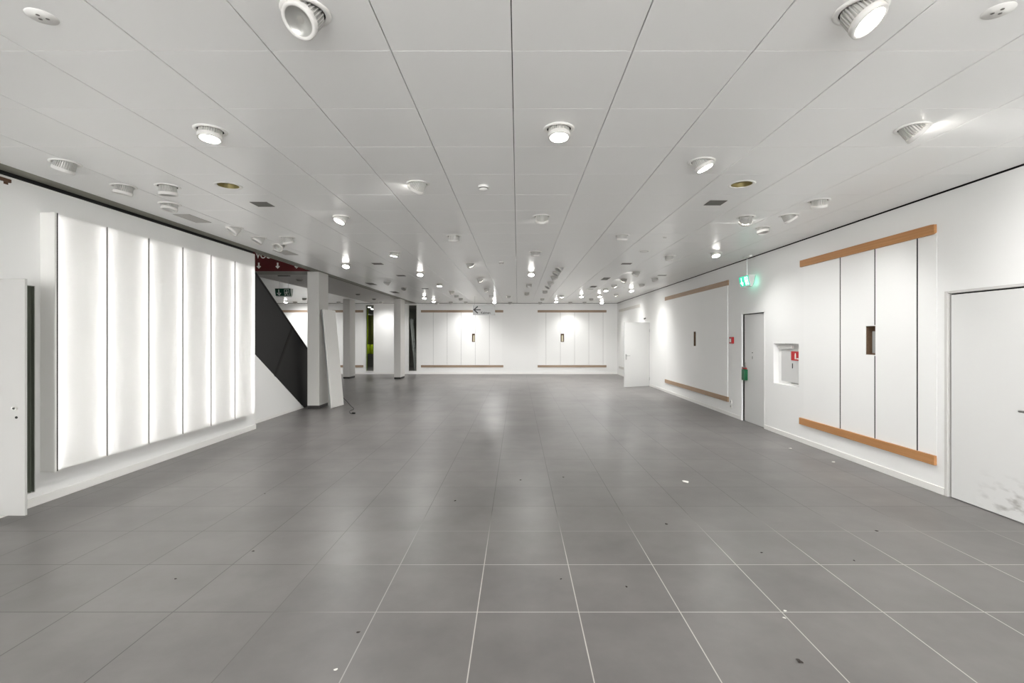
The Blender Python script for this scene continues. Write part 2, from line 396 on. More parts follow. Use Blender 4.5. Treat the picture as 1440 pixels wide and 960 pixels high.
def ceiling(name, X0, X1, Y0, Y1, px, py, ox, oy, circ, z=CZ):
    gx_, gy_ = .0025, .0008
    m = MB(); bm = m.bm
    i0, i1 = math.floor((X0-ox)/px+1e-6), math.ceil((X1-ox)/px-1e-6)
    j0, j1 = math.floor((Y0-oy)/py), math.ceil((Y1-oy)/py)
    for i in range(i0, i1):
        for j in range(j0, j1):
            a0,a1 = max(X0, ox+i*px)+gx_, min(X1, ox+(i+1)*px)-gx_
            b0,b1 = max(Y0, oy+j*py)+gy_, min(Y1, oy+(j+1)*py)-gy_
            if a1-a0 < .01 or b1-b0 < .01: continue
            e = .0025; up = z+.02
            o = [(a0,b0),(a1,b0),(a1,b1),(a0,b1)]; q = [(a0+e,b0+e),(a1-e,b0+e),(a1-e,b1-e),(a0+e,b1-e)]
            for k in range(4):
                l = (k+1)%4
                m.quad((*q[k],z),(*q[l],z),(*o[l],z+e),(*o[k],z+e))
                m.quad((*o[k],z+e),(*o[l],z+e),(*o[l],up),(*o[k],up))
            hs = [c for c in circ if a0+e+c[2]+.004 < c[0] < a1-e-c[2]-.004 and b0+e+c[2]+.004 < c[1] < b1-e-c[2]-.004]
            if not hs:
                m.quad(*[(x,y,z) for x,y in q]); continue
            vs = [Vector(p) for p in q]; ed = [(0,1),(1,2),(2,3),(3,0)]
            for c in hs:
                s0 = len(vs); n = 32
                vs += [Vector((c[0]+c[2]*math.cos(2*PI*k/n), c[1]+c[2]*math.sin(2*PI*k/n))) for k in range(n)]
                ed += [(s0+k, s0+(k+1)%n) for k in range(n)]
            V, E, Fc, _, _, _ = delaunay_2d_cdt(vs, ed, [], 0, 1e-6)
            bv = [bm.verts.new((v.x,v.y,z)) for v in V]
            for f in Fc:
                c_ = sum((V[k] for k in f), Vector((0,0)))/len(f)
                if any((c_.x-c[0])**2+(c_.y-c[1])**2 < (c[2]*.97)**2 for c in hs): continue
                try: bm.faces.new([bv[k] for k in f])
                except ValueError: pass
            for c in hs:     # rim going up through the sheet
                n = 32
                for k in range(n):
                    p = [(c[0]+c[2]*math.cos(2*PI*t/n), c[1]+c[2]*math.sin(2*PI*t/n)) for t in (k,k+1)]
                    m.quad((*p[0],z),(*p[1],z),(*p[1],up),(*p[0],up))
    return struct(m.build(name, M_ceil))
PX, PY, OX, OY = .635, .6465, -.03, 2.562
ceiling('ceiling', XE, 4.385, YB, YF-.02, PX, PY, OX, OY, circ)
ceiling('ceiling_left', XLL, -6.45, 2.0, YF-.02, PX, PY, OX, OY, [])
struct(MB().box(-4.72, XR+.2, YB-.2, YF+.2, CZ+.22, CZ+.25).build('ceiling_plenum', M_plenum))
m=MB(); m.box(XR+.2,XR+.23,YB-.2,YF+.23,0,CZ+.25); m.box(XLL-.2,XR+.23,YF+.2,YF+.23,2.95+.15,CZ+.25); m.box(-4.95,XR+.2,YB-.23,YB-.15,CZ-.012,CZ+.25); m.box(-4.98,-4.95,YB-.23,2,0,CZ+.25); m.box(XLL-.23,XLL-.2,1.8,YF+.23,CZ,CZ+.25)
m.box(-4.98,-4.72,YB-.2,2,CZ+.22,CZ+.25)
struct(m.build('light_leak_shroud', M_plenum))  # unseen boxes added to stop world light leaking in over the walls
struct(MB().box(XLL, -6.45, 2, YF+.2, CZ+.022, CZ+.05).build('ceiling_left_backing', M_plenum))
struct(MB().box(-6.45, -4.72, 11.72, YF, CZ, CZ+.2).build('ceiling_stair', M_plain))
# slot profile between panelled ceiling and left wall
m = MB(); m.box(-4.66, -4.482, YB, YF-.02, CZ+.006, CZ+.016); m.box(-4.68,-4.66,8.7,YF-.02,CZ-.006,CZ+.03)
struct(m.build('trim_1', M_slot))

# floor
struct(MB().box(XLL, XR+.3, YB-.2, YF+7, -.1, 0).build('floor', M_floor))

# right wall with its openings
niche = (7.64, 8.39, .845, 1.525)
holesR = [(4.04,5.02,-1,2.09),(8.70,9.60,-1,2.10), niche, (6.0,6.165,1.41,1.77), (12.02,12.20,1.41,1.77), (16.30,17.25,-1,2.14)]
struct(MB().slab(YB, YF+.2, 0, CZ-.012, XR, XR+.2, fX, holesR).build('wall_right', M_wall))
struct(MB().box(XR+.2, XR+.22, 3.9, 17.5, 0, 2.4).build('wall_right_backing', M_plenum))
# far wall
zf0, zf1 = .11, 3.07
w1 = (-6.735, -6.335, zf0, zf1); w2 = (-4.84, -4.44, zf0, zf1)
hb = [(-2.02,-1.885,1.42,1.79),(1.895,2.045,1.42,1.79)]
struct(MB().slab(XLL, XR, 0, CZ-.012, YF, YF+.2, fY, [w1,w2]+hb).build('wall_far', M_wall))
for k,(a,c) in enumerate(((w1,1),(w2,2))):
    fr_ = struct(MB().slab(a[0],a[1],a[2],a[3],YF-.015,YF+.06,fY,[(a[0]+.03,a[1]-.03,a[2]+.03,a[3]-.03)]).build('window_%d'%c, M_white))
    MB().box(a[0]+.03,a[1]-.03,YF+.02,YF+.028,a[2]+.03,a[3]-.03).build('pane', M_glass, fr_)
    fr_['label'] = ''
    del fr_['label']
# left wall (holds the light box), its end, then the lower wall under the stairs
ny = (4.30, 4.72, .135, 2.125)
struct(MB().slab(YB, 8.67, 0, CZ-.03, XL-.28, XL, fX, [ny]).build('wall_left', M_wall))
struct(MB().box(-4.95, -4.695, YB, 8.66, CZ-.012, CZ+.2).build('trim_6', M_dark))
struct(MB().box(XL-.30, XL-.281, 4.1, 4.9, 0, 2.4).build('wall_left_backing', M_plenum))
zt = lambda Y: max(0.0, 1.32 - (Y-9.17)*(1.32/2.13))
struct(MB().prism([(8.0,0),(11.30,0),(11.30,.01),(8.67,zt(8.67)),(8.0,zt(8.0))], XL2-.1, XL2, fX).build('wall_stair', M_wall))
# the far side of the left room and walls round the stair opening
struct(MB().box(XLL-.2, XLL, 2, YF+.2, 0, CZ+.1).build('wall_outer', M_wall))
struct(MB().box(XLL, XL-.28, 1.8, 2.0, 0, CZ+2).build('wall_rear', M_wall))
m = MB(); m.box(-6.5,-6.45,2.0,11.72,CZ,5.2); m.box(-4.75,-4.72,2,11.72,CZ+.04,5.2); m.box(-6.5,-4.72,2,11.72,5.2,5.25)
struct(m.build('wall_upper', M_plain))
struct(MB().box(-6.45,-4.72,11.14,11.72,CZ,CZ+.12).build('trim_2', M_slot))
# unseen back wall, openings added to let in fill light from the world
m = MB().slab(-4.67, XR, 0, CZ-.01, YB-.15, YB, fY, [(-4.2,-1.3,.05,2.9),(-1.2,1.2,.05,2.9),(1.3,4.0,.05,2.9)])
struct(m.build('wall_back', M_wall))
# hall seen through the slim windows
m = MB(); m.box(-9.6,-9.5,YF+.2,YF+6,0,CZ); m.box(-1.5,-1.4,YF+.2,YF+6,0,CZ); m.box(-9.6,-1.4,YF+6,YF+6.1,0,CZ); m.box(-9.6,-1.4,YF+.2,YF+6,CZ,CZ+.05)
struct(m.build('wall_hall', M_hall))

# baseboards
m = MB()
for a,b_ in ((YB,4.035),(5.025,8.69),(9.605,16.27),(17.28,YF)): m.box(XR-.013,XR,a,b_,0,.075)
struct(m.build('baseboard_right', M_base, bevel=.003))
struct(MB().box(XL,XL+.014,YB,8.684,0,.085).box(XL-.28,XL,8.67,8.684,0,.085).build('baseboard_left', M_base, bevel=.003))
struct(MB().prism([(8.684,0),(11.28,0),(11.2,.05),(8.684,.06)], XL2, XL2+.012, fX).build('baseboard_stair', M_base))
m = MB()
for a,b_ in ((XLL,-6.75),(-6.32,-4.855),(-4.425,XR-.013)): m.box(a,b_,YF-.012,YF,0,.07)
struct(m.build('baseboard_far', M_base, bevel=.003))

# ---------------------------------------------------------------- doors
def handle(parent, px, y, z, direction, side=-1, ax='X'):
    """lever handle on a leaf whose surface is at x = px; lever runs along y"""
    m = MB(); s = side
    m.cyl((px,y,z),(px+s*.008,y,z),.026,20); m.cyl((px,y,z),(px+s*.055,y,z),.010,12)
    m.cyl((px+s*.05,y-.008*direction,z),(px+s*.05,y+.125*direction,z),.010,12)
    return m.build('door_handle', M_steel, parent, smooth=False)
# door_1: near right
d1 = struct(MB().box(XR+.012,XR+.055,4.075,4.965,.006,2.06).build('door_1', M_scuff, bevel=.002))
m = MB()
m.box(XR-.008,XR+.10,4.990,5.022,0,2.10); m.box(XR-.012,XR+.10,4.03,4.06,0,2.10); m.box(XR-.004,XR+.10,4.06,4.985,2.075,2.10)
m.build('door_frame', M_column, d1, bevel=.002)
MB().box(XR+.04,XR+.12,4.963,4.99,0,2.075).box(XR+.05,XR+.12,4.06,4.985,2.058,2.077).build('door_gap_seal', M_dark, d1)
handle(d1, XR+.012, 4.12, .985, 1)
MB().cyl((XR+.012,4.18,.918),(XR+.004,4.18,.918),.026,20).build('keyhole_plate', M_steel, d1)
# door_2: emergency exit
d2 = struct(MB().box(XR+.03,XR+.07,8.715,9.525,.006,2.065).build('door_2', M_doorleaf, bevel=.002))
m = MB(); m.box(XR-.012,XR+.10,9.567,9.61,0,2.105); m.box(XR-.004,XR+.10,8.70,9.567,2.08,2.105); m.box(XR-.004,XR+.10,8.69,8.71,0,2.105)
m.build('door_frame', M_wall, d2, bevel=.002)
MB().box(XR+.02,XR+.1,9.527,9.566,0,2.08).box(XR+.02,XR+.1,8.71,9.566,2.066,2.079).build('door_gap_seal', M_dark, d2)
m = MB(); m.box(XR+.022,XR+.03,9.47,9.51,.97,1.14); m.cyl((XR+.03,9.49,1.05),(XR-.03,9.49,1.05),.009); m.cyl((XR-.03,9.50,1.05),(XR-.03,9.38,1.05),.009)
m.build('door_handle', M_steel, d2)
MB().box(XR+.026,XR+.03,9.19,9.22,1.33,1.345).box(XR+.026,XR+.03,9.2,9.21,1.22,1.27).build('keyhole', M_dark, d2)
# green handle guard under the handle
g = thing('handle_guard','green emergency handle guard box hanging under the lever of the right door','guard box',(XR+.028,9.44,.80))
MB().box(-.075,0,-.055,.055,0,.21).build('guard_box', M_greenplastic, g, bevel=.01)
MB().box(-.05,0,-.02,.09,.215,.24).build('red_seal', M_redplastic, g, bevel=.004)
# door_3: leaf standing open further along the right wall
ang = math.atan2(16.25-15.85, 4.40-3.47)
d3 = struct(MB().box(-1.0,0,-.02,.02,.008,2.12).build('door_3', M_doorleaf, bevel=.002, loc=(4.385,16.27,0)))
d3.rotation_euler = (0,0,ang)
m = MB(); m.box(-.96,-.92,-.028,-.02,.90,1.08); m.cyl((-.94,-.02,1.03),(-.94,-.07,1.03),.009); m.cyl((-.95,-.07,1.03),(-.82,-.07,1.03),.009)
m.build('door_handle', M_steel, d3)
MB().box(-.012,.0,-.026,-.02,.2,.3).box(-.012,.0,-.026,-.02,1.8,1.9).build('hinge', M_steel, d3)
m = MB(); m.box(XR-.01,XR+.12,16.285,16.33,0,2.15); m.box(XR-.01,XR+.12,17.22,17.265,0,2.15); m.box(XR-.01,XR+.12,16.33,17.22,2.11,2.15)
struct(m.build('trim_3', M_wall))
# door_4: closet leaf on the left, open at right angles
d4 = struct(MB().box(XL+.004,XL+.338,4.288,4.31,.062,2.145).build('door_4', M_cabdoor, bevel=.002))
MB().cyl((-4.405,4.288,1.005),(-4.405,4.262,1.005),.012,16).box(-4.425,-4.395,4.262,4.27,1.0,1.02).build('lock_knob', M_white, d4)
MB().cyl((-4.405,4.288,.925),(-4.405,4.284,.925),.011,16).build('keyhole', M_blackprint, d4)
# two perforated rails in the closet opening
for k,(yy,lab) in enumerate(((4.705,'dark perforated mounting rail in the left closet, outer one'),(4.672,'dark perforated mounting rail in the left closet, inner one beside the door leaf'))):
    m = MB().slab(yy-.014, yy+.012, .14, 2.12, XL-.045-.0*k, XL-.040, fX, [(yy-.006,yy+.004,.18+.05*i,.205+.05*i) for i in range(38)])
    m.box(XL-.045,XL-.004,yy+.009,yy+.012,.14,2.12)
    tag(m.build('mounting_rail', M_rack), lab, 'rail', 'closet mounting rails')

# ---------------------------------------------------------------- boards and wooden rails on the walls
ZT0, ZT1, ZB0, ZB1 = 2.715, 2.82, .285, .385
def board(a0,a1,z0,z1,face,side,label,grp,hole=None,t=.012):
    if side=='R': o = MB().slab(a0,a1,z0,z1,face-t,face-.0005,fX,[hole] if hole else []).build('wall_board', M_panel)
    else: o = MB().slab(a0,a1,z0,z1,face-t,face-.0005,fY,[hole] if hole else []).build('wall_board', M_panel)
    return tag(o,label,'wall board',grp)
def rail(a0,a1,z0,z1,face,side,label,m_,grp,t=.018,chip=0):
    if side=='R': fn=fX
    else: fn=fY
    e=.012
    pts=[(a0,z0),(a1,z0),(a1,z1),(a0,z1)]
    if chip: pts=[(a0,z0+.012),(a0+.03,z0),(a1,z0),(a1,z1-.006),(a0+.05,z1),(a0,z1-.005)]
    o = MB().prism(pts,face-t,face-.0005,fn).build('wooden_rail', m_, bevel=.0015)
    return tag(o,label,'rail',grp)
G1 = 'white boards between the near right wooden rails'
hb1 = (6.0,6.165,1.41,1.77)
board(5.12,5.362,ZB1-.02,ZT0+.02,XR,'R','white wall board at the near right wall, nearest the big door',G1,t=.003)
board(5.378,5.994,ZB1-.02,ZT0+.02,XR,'R','white wall board at the near right wall, just right of the rectangular cutout',G1,t=.005)
board(6.014,6.639,ZB1-.02,ZT0+.02,XR,'R','white wall board at the near right wall with the rectangular cutout in its edge',G1,hb1,t=.005)
board(6.661,7.50,ZB1-.02,ZT0+.02,XR,'R','white wall board at the near right wall, leftmost beside the fire niche',G1,t=.005)
m = MB(); 
for yy in (5.367,6.004,6.65): m.box(XR-.004,XR-.001,yy-.008,yy+.008,ZB1-.02,1.40 if yy==6.004 else ZT0+.02)
m.box(XR-.004,XR-.001,5.996,6.012,1.78,ZT0+.02)
struct(m.build('trim_4', M_dark))
RG='wooden rails on the walls'
rail(5.12,7.56,ZT0,ZT1,XR-.0,'R','orange-brown wooden rail above the near right boards',M_woodR,RG,t=.03,chip=1)
rail(5.12,7.58,ZB0,ZB1,XR,'R','orange-brown wooden rail below the near right boards',M_woodR,RG,t=.03)
hb2=(12.02,12.20,1.41,1.77)
board(10.2,14.45,ZB1-.02,ZT0+.02,XR,'R','large white wall board with small slot cutout left of the red call point','white boards far along the right wall',hb2)
rail(10.16,14.5,ZT0,ZT1,XR,'R','brown wooden rail above the large right board with slot',M_woodRf,RG,t=.03)
rail(10.16,14.5,ZB0,ZB1,XR,'R','brown wooden rail below the large right board with slot',M_woodRf,RG,t=.03)
rail(17.5,21.1,ZT0,ZT1,XR,'R','pale whitewashed rail high on the right wall behind the open door',M_woodP,RG,t=.025)
rail(19.5,21.1,ZB0,ZB1,XR,'R','pale whitewashed rail low on the right wall behind the open door',M_woodP,RG,t=.025)
fx = lambda x: (x-CX)*YF/F
FL=[594,609.3,628.9,648.5,668.4,688.2,706]
names=['first','second','third','fourth','fifth','sixth']
for k in range(6):
    h = hb[0] if k==3 else None
    board(fx(FL[k])+.004,fx(FL[k+1])-.004,.40,2.74,YF,'F','white board %s from left in the far left row%s'%(names[k],' with a small cutout' if h else ''),'white boards in the far left row',h)
FR=[756.5,767.8,788,808,828,848,852.5]
for k in range(6):
    h = hb[1] if k==2 else None
    board(fx(FR[k])+.004,fx(FR[k+1])-.004,.40,2.74,YF,'F','white board %s from left in the far right row%s'%(names[k],' with a small cutout' if h else ''),'white boards in the far right row',h)
m = MB()
for x in FL[1:-1]+FR[1:-1]:
    s_ = [(.41,2.73)]
    if x==668.4: s_=[(.41,1.40),(1.8,2.73)]
    if x==788: s_=[(.41,1.40),(1.8,2.73)]
    for a,b_ in s_: m.box(fx(x)-.010,fx(x)+.010,YF-.008,YF-.001,a,b_)
struct(m.build('trim_5', mat('grey_joint',(128,126,122),.6)))
rail(fx(592),fx(707.8),2.725,2.825,YF,'F','brown wooden rail above the far left row of boards',M_woodF,RG)
rail(fx(592),fx(707.8),.30,.40,YF,'F','brown wooden rail below the far left row of boards',M_woodF,RG)
rail(fx(756),fx(852.8),2.725,2.825,YF,'F','brown wooden rail above the far right row of boards',M_woodF,RG)
rail(fx(756),fx(852.8),.30,.40,YF,'F','brown wooden rail below the far right row of boards',M_woodF,RG)
rail(fx(385),fx(511),2.725,2.825,YF,'F','brown wooden rail high on the far wall behind the first column',M_woodF,RG)
rail(fx(385),fx(511),.30,.40,YF,'F','brown wooden rail low on the far wall behind the leaning panel',M_woodF,RG)
rail(fx(556),fx(569.3),.33,.42,YF,'F','short grey rail piece low behind the third column',M_woodF,RG)
for k,(a,b_) in enumerate(((386,412),(412.5,440),(440.5,474),(474.5,510))):
    board(fx(a),fx(b_),.40,2.74,YF,'F','white board %s from left on the far wall behind the stairs and first columns'%names[k],'white boards behind the columns')
tag(MB().box(fx(564.3),fx(568.3),YF-.05,YF-.001,2.36,3.0).build('pipe_cover', M_white, bevel=.004),'white pipe cover high on the far wall right of the third column','cover')
# electrical boxes in the cutouts
def cut_box(name,label,x0,x1,y0,y1,z0,z1,side):
    t = thing(name,label,'wall box',((x0+x1)/2,(y0+y1)/2,z0))
    cx,cy=(x0+x1)/2,(y0+y1)/2; X0,X1,Y0,Y1,Z1=x0-cx,x1-cx,y0-cy,y1-cy,z1-z0
    m=MB(); e=.006
    if side=='R':
        m.box(X1-e,X1,Y0,Y1,0,Z1); m.box(X0,X1-e,Y0,Y0+e,0,Z1); m.box(X0,X1-e,Y1-e,Y1,0,Z1); m.box(X0,X1-e,Y0,Y1,0,e); m.box(X0,X1-e,Y0,Y1,Z1-e,Z1)
        m.build('box_shell', M_brick, t)
        MB().box(X1-.05,X1-e-.001,Y0+.01,Y0+(Y1-Y0)*.62,.02,Z1*.82).build('junction_plate', M_signgrey, t, bevel=.002)
    else:
        m.box(X0,X1,Y1-e,Y1,0,Z1); m.box(X0,X0+e,Y0,Y1-e,0,Z1); m.box(X1-e,X1,Y0,Y1-e,0,Z1); m.box(X0,X1,Y0,Y1-e,0,e); m.box(X0,X1,Y0,Y1-e,Z1-e,Z1)
        m.build('box_shell', M_brick, t)
        MB().box(X0+.05,X1-.03,Y1-.05,Y1-e-.001,.03,Z1*.8).build('junction_plate', mat('pale_yellow_plate',(214,206,176),.6), t, bevel=.002)
    return t
cut_box('junction_box','dark recessed junction box in the cutout of the near right board',XR+.003,XR+.085,6.002,6.163,1.412,1.768,'R')
cut_box('junction_box','dark recessed junction box in the slot of the large board by the call point',XR+.003,XR+.085,12.022,12.198,1.412,1.768,'R')
cut_box('junction_box','recessed junction box in the far left row of boards',hb[0][0]+.001,hb[0][1]-.001,YF+.003,YF+.09,1.422,1.788,'F')
cut_box('junction_box','recessed junction box in the far right row of boards',hb[1][0]+.001,hb[1][1]-.001,YF+.003,YF+.09,1.422,1.788,'F')

# ---------------------------------------------------------------- fire cabinet niche
n0,n1,nz0,nz1 = niche
fc = thing('fire_cabinet','white recessed fire cabinet with a red pictogram sign in the right wall niche','cabinet',(XR+.09,8.015,nz0))
MB().box(.0,.02,-.37,.37,.001,.675).build('back_plate', M_wall, fc)
MB().box(-.018,0,-.36,.26,.05,.57).build('cabinet_door', M_doorleaf, fc, bevel=.002)
MB().box(-.05,0,-.1,.32,.60,.65).build('top_lamp', M_white, fc, bevel=.004)
MB().box(-.022,-.018,-.085,-.070,.28,.36).build('latch_slot', M_dark, fc)
MB().box(-.03,-.018,-.33,-.06,.03,.045).build('lower_hinge_bar', M_steel, fc)
sg = MB().box(-.026,-.018,-.36,-.05,.41,.555).build('pictogram_plate', M_signred, fc)
m = MB()
m.prism([(-.19,.43),(-.155,.43),(-.155,.50),(-.165,.53),(-.18,.53),(-.19,.50)],-.028,-.026,fX)
m.build('extinguisher_pictogram', M_print, sg); m=MB(); m.box(-.028,-.026,-.27,-.205,.43,.45)
m.prism([(-.34,.43),(-.28,.43),(-.28,.46),(-.29,.50),(-.31,.53),(-.33,.50),(-.34,.46)],-.028,-.026,fX)
m.build('hose_pictogram', M_print, sg)

# call point, sockets, small wall bits
cp = thing('fire_call_point','red manual fire alarm call point beside the right door','alarm',(XR-.0005,9.98,1.50))
MB().box(-.05,0,-.065,.065,0,.135).build('housing', M_redplastic, cp, bevel=.008)
MB().box(-.053,-.05,-.035,.035,.03,.10).build('press_glass', M_print, cp)
m = MB().box(-.012,0,-.04,.04,0,.08); m.box(-.012,0,-.04,.04,.095,.175)
sk = thing('wall_socket','white double wall socket below the large right board rail','socket',(XR-.0005,10.05,.17)); m.build('socket_plate', M_white, sk, bevel=.004)
[MB().cyl((-.012,0,q_),(-.0135,0,q_),.02,16).build('socket_face', M_signgrey, sk) for q_ in (.04,.135)]
tag(MB().cyl((XR-.001,16.75,2.28),(XR-.05,16.75,2.28),.018,12).cyl((XR-.05,16.75,2.28),(XR-.055,16.75,2.24),.025,12).build('wall_hook', M_plinth),'small dark hook on the right wall above the open door','hook')
m = MB().box(-.001-.02,-.001,-.2,.03,0,.03).box(-.05,-.02,-.02,.02,-.02,.03)
tag(m.build('wall_bracket', M_brown, loc=(XL+.022,4.45,3.045)),'small brown bracket at the top of the left wall','bracket')

# ---------------------------------------------------------------- light box on the left wall
XF = -4.53
y0,y1,z0,z1 = 4.77,8.42,.316,2.85
lb = thing('light_box','large white backlit light box of six glowing panels on the left wall','light box',(XL+.001,(y0+y1)/2,z0))
cy=(y0+y1)/2; D=XF-XL-.001; hw=(y1-y0)/2; hh=z1-z0
m = MB(); m.box(0,.004,-hw,hw,0,hh); m.build('back_panel', M_white, lb)
m = MB(); m.box(.004,D-.004,-hw,-hw+.012,0,hh); m.box(.004,D-.004,hw-.012,hw,0,hh); m.box(.004,D-.004,-hw+.012,hw-.012,0,.012); m.box(.004,D-.004,-hw+.012,hw-.012,hh-.012,hh)
m.build('casing', M_white, lb)
m = MB(); m.box(D-.004,D+.008,-hw-.004,-hw+.016,-.004,hh+.004); m.box(D-.03,D+.002,-hw-.006,-hw,-.004,hh+.004); m.build('corner_profile', M_white, lb)
pw=(y1-y0)/6
m = MB(); m.box(D-.003,D+.010,-hw+.016,-hw+.028,0,hh)
m.build('edge_seal', M_dark, lb)
for k in range(6):
    a=-hw+k*pw; b_=a+pw
    MB().box(D-.006,D,a+.014,b_-.008,.004,hh-.004).build('diffuser_panel', M_diff, lb)
    MB().box(D-.070,D-.062,a+.016,a+.022,.03,hh-.03).build('led_strip', M_strip, lb)
    MB().box(D-.070,D-.062,b_-.022,b_-.016,.03,hh-.03).build('led_strip', M_strip, lb)
for k in range(1,6):
    a=-hw+k*pw
    MB().box(.004,D+.001,a-.008,a+.014,.012,hh-.012).build('divider', M_column, lb)
    MB().box(D+.001,D+.004,a-.001,a+.007,.006,hh-.006).build('divider_strip', M_vent, lb)

# ---------------------------------------------------------------- columns
def column(x0,x1,yy0,yy1,label):
    t = thing('column',label,'column',((x0+x1)/2,(yy0+yy1)/2,0),0,'columns left of the room')
    a,b_=(x1-x0)/2,(yy1-yy0)/2
    MB().box(-a,a,-b_,b_,.07,CZ-.004).build('shaft', M_column, t, bevel=.006)
    MB().box(-a+.008,a-.008,-b_+.008,b_-.008,0,.07).build('plinth', M_plinth, t)
column(-4.80,-4.53,11.13,11.67,'pale grey column beside the stairs, nearest with the panel leaning on it')
column(-6.87,-6.61,19.18,19.85,'slim grey column in the middle, between the leaning panel and the green slim window')
column(-4.82,-4.56,19.0,19.72,'slim grey column left of the far board rows, at the second slim window')

# leaning panel (thin light box front)
lp = thing('leaning_panel','tall white panel leaning against the nearest column','panel',(-4.20,11.42,0.0))
tilt=-math.atan2(.215,2.25); lp.rotation_euler=(0,tilt,R(-7.5))
MB().box(-.055,0,-.275,.275,.012,2.28).build('panel_sheet', M_white, lp, bevel=.003)
MB().box(-.057,-.03,-.282,-.275,.012,2.28).box(-.057,-.03,.275,.282,.012,2.28).build('edge_profile', M_alu, lp)
# cable
pts=[(-4.10,11.70,.02)]
for (x,y) in ((484,562.5),(488,566),(493,570.5),(497.5,574.5),(497,576),(492.5,577.5),(491.3,579.5),(492.5,581.3),(495.5,581.8)):
    X,Y=floor_at(x,y); pts.append((X,Y,.007))
pts=pts[1:]; pts[0]=(pts[0][0]-.05,pts[0][1],.09); pts[1]=(pts[1][0],pts[1][1],.03)
cb = thing('power_cable','black power cable curling on the floor by the leaning panel','cable',(0,0,0))
MB().tube(pts,.007).build('cord', M_cable, cb)
X,Y=floor_at(495.5,581.8)
MB().cyl((X,Y,.018),(X+.06,Y-.01,.018),.018,12).build('plug', M_cable, cb)

# ---------------------------------------------------------------- staircase
st = thing('staircase','staircase with black metal side panels rising towards the viewer behind the left wall','staircase',(0,0,0))
slope=(2.84-1.36)/(11.5-9.25)
top=lambda Y: 2.84-(Y-9.25)*slope
bot=lambda Y: max(.0,1.32-(Y-9.17)*(1.32/2.13))
# seam leans with the cladding: top at Y=10.75, bottom at Y=9.92
yT,yBm=10.72,9.93
MB().prism([(8.2,bot(8.2)),(yBm,bot(yBm)),(yT,top(yT)),(8.68,top(8.68)),(8.2,top(8.68))],XL2-.03,XL2+.0,fX).build('side_panel', M_black, st)
MB().prism([(yBm+.012,bot(yBm+.012)),(11.29,0.0),(11.5,0.0),(11.5,top(11.5)),(yT+.012,top(yT+.012))],XL2-.03,XL2+.0,fX).build('side_panel', M_black, st)
MB().prism([(yBm-.02,bot(yBm)),(yBm+.04,bot(yBm+.04)),(yT+.04,top(yT+.04)),(yT-.02,top(yT-.02))],XL2,XL2+.006,fX).build('seam_strip', M_dark, st)
MB().prism([(8.68,top(8.68)),(11.5,top(11.5)),(11.5,top(11.5)-.05),(8.68,top(8.68)-.05)],XL2-.06,XL2+.008,fX).build('top_rail', M_dark, st)
m=MB(); nst=19
for k in range(nst):
    yy=11.45-.27*k; m.box(-6.4,XL2-.031,yy-.27,yy,max(0,.17*k-.1),.17*(k+1))
m.build('steps', M_hall, st)
MB().prism([(6.9,2.5),(11.29,0.0),(11.5,0.0),(11.5,top(11.5)),(8.0,top(8.0)),(6.9,3.6)],-6.44,-6.41,fX).build('outer_side_panel', M_black, st)

# red band above the stair foot
rb = thing('stair_sign_band','dark red band with white letters and down arrows above the stairs','sign',(-5.58,11.13,CZ))
MB().box(-.86,.86,-.02,0,.002,.95).build('red_board', M_red, rb)
def text_mesh(txt,size,extr=.001,bold=False):
    cu=bpy.data.curves.new('t','FONT'); cu.body=txt; cu.size=size; cu.extrude=extr
    if bold: cu.offset=size*.02
    o=bpy.data.objects.new('t',cu); COL.objects.link(o)
    bpy.context.view_layer.update()
    me=bpy.data.meshes.new_from_object(o.evaluated_get(bpy.context.evaluated_depsgraph_get()))
    bpy.data.objects.remove(o); return me
def text(name,txt,size,m_,parent,loc,rot,bold=False,sx=1):
    me=text_mesh(txt,size,.001,bold); me.materials.clear(); me.materials.append(m_)
    o=bpy.data.objects.new(name,me); COL.objects.link(o); o.parent=parent; o.location=loc; o.rotation_euler=rot; o.scale=(sx,1,1); return o
pX=lambda x,Y=11.11:(x-CX)*Y/F
text('lettering','VOU',.20,M_print,rb,(pX(359.8)+5.58,-.0215,.295),(PI/2,0,0),True,.82)
def arrow_down(m,cx,z0,h,w_,d0,d1):
    s=w_*.17
    m.prism([(cx,z0),(cx+w_/2,z0+h*.38),(cx+w_/2-.02,z0+h*.5),(cx+s,z0+h*.34),(cx+s,z0+h),(cx-s,z0+h),(cx-s,z0+h*.34),(cx-w_/2+.02,z0+h*.5),(cx-w_/2,z0+h*.38)],d0,d1,fY)
for ax_ in (364,390.5,417):
    m=MB(); arrow_down(m,pX(ax_)+5.58,.055,.14,.10,-.023,-.02); m.build('down_arrow', M_print, rb)

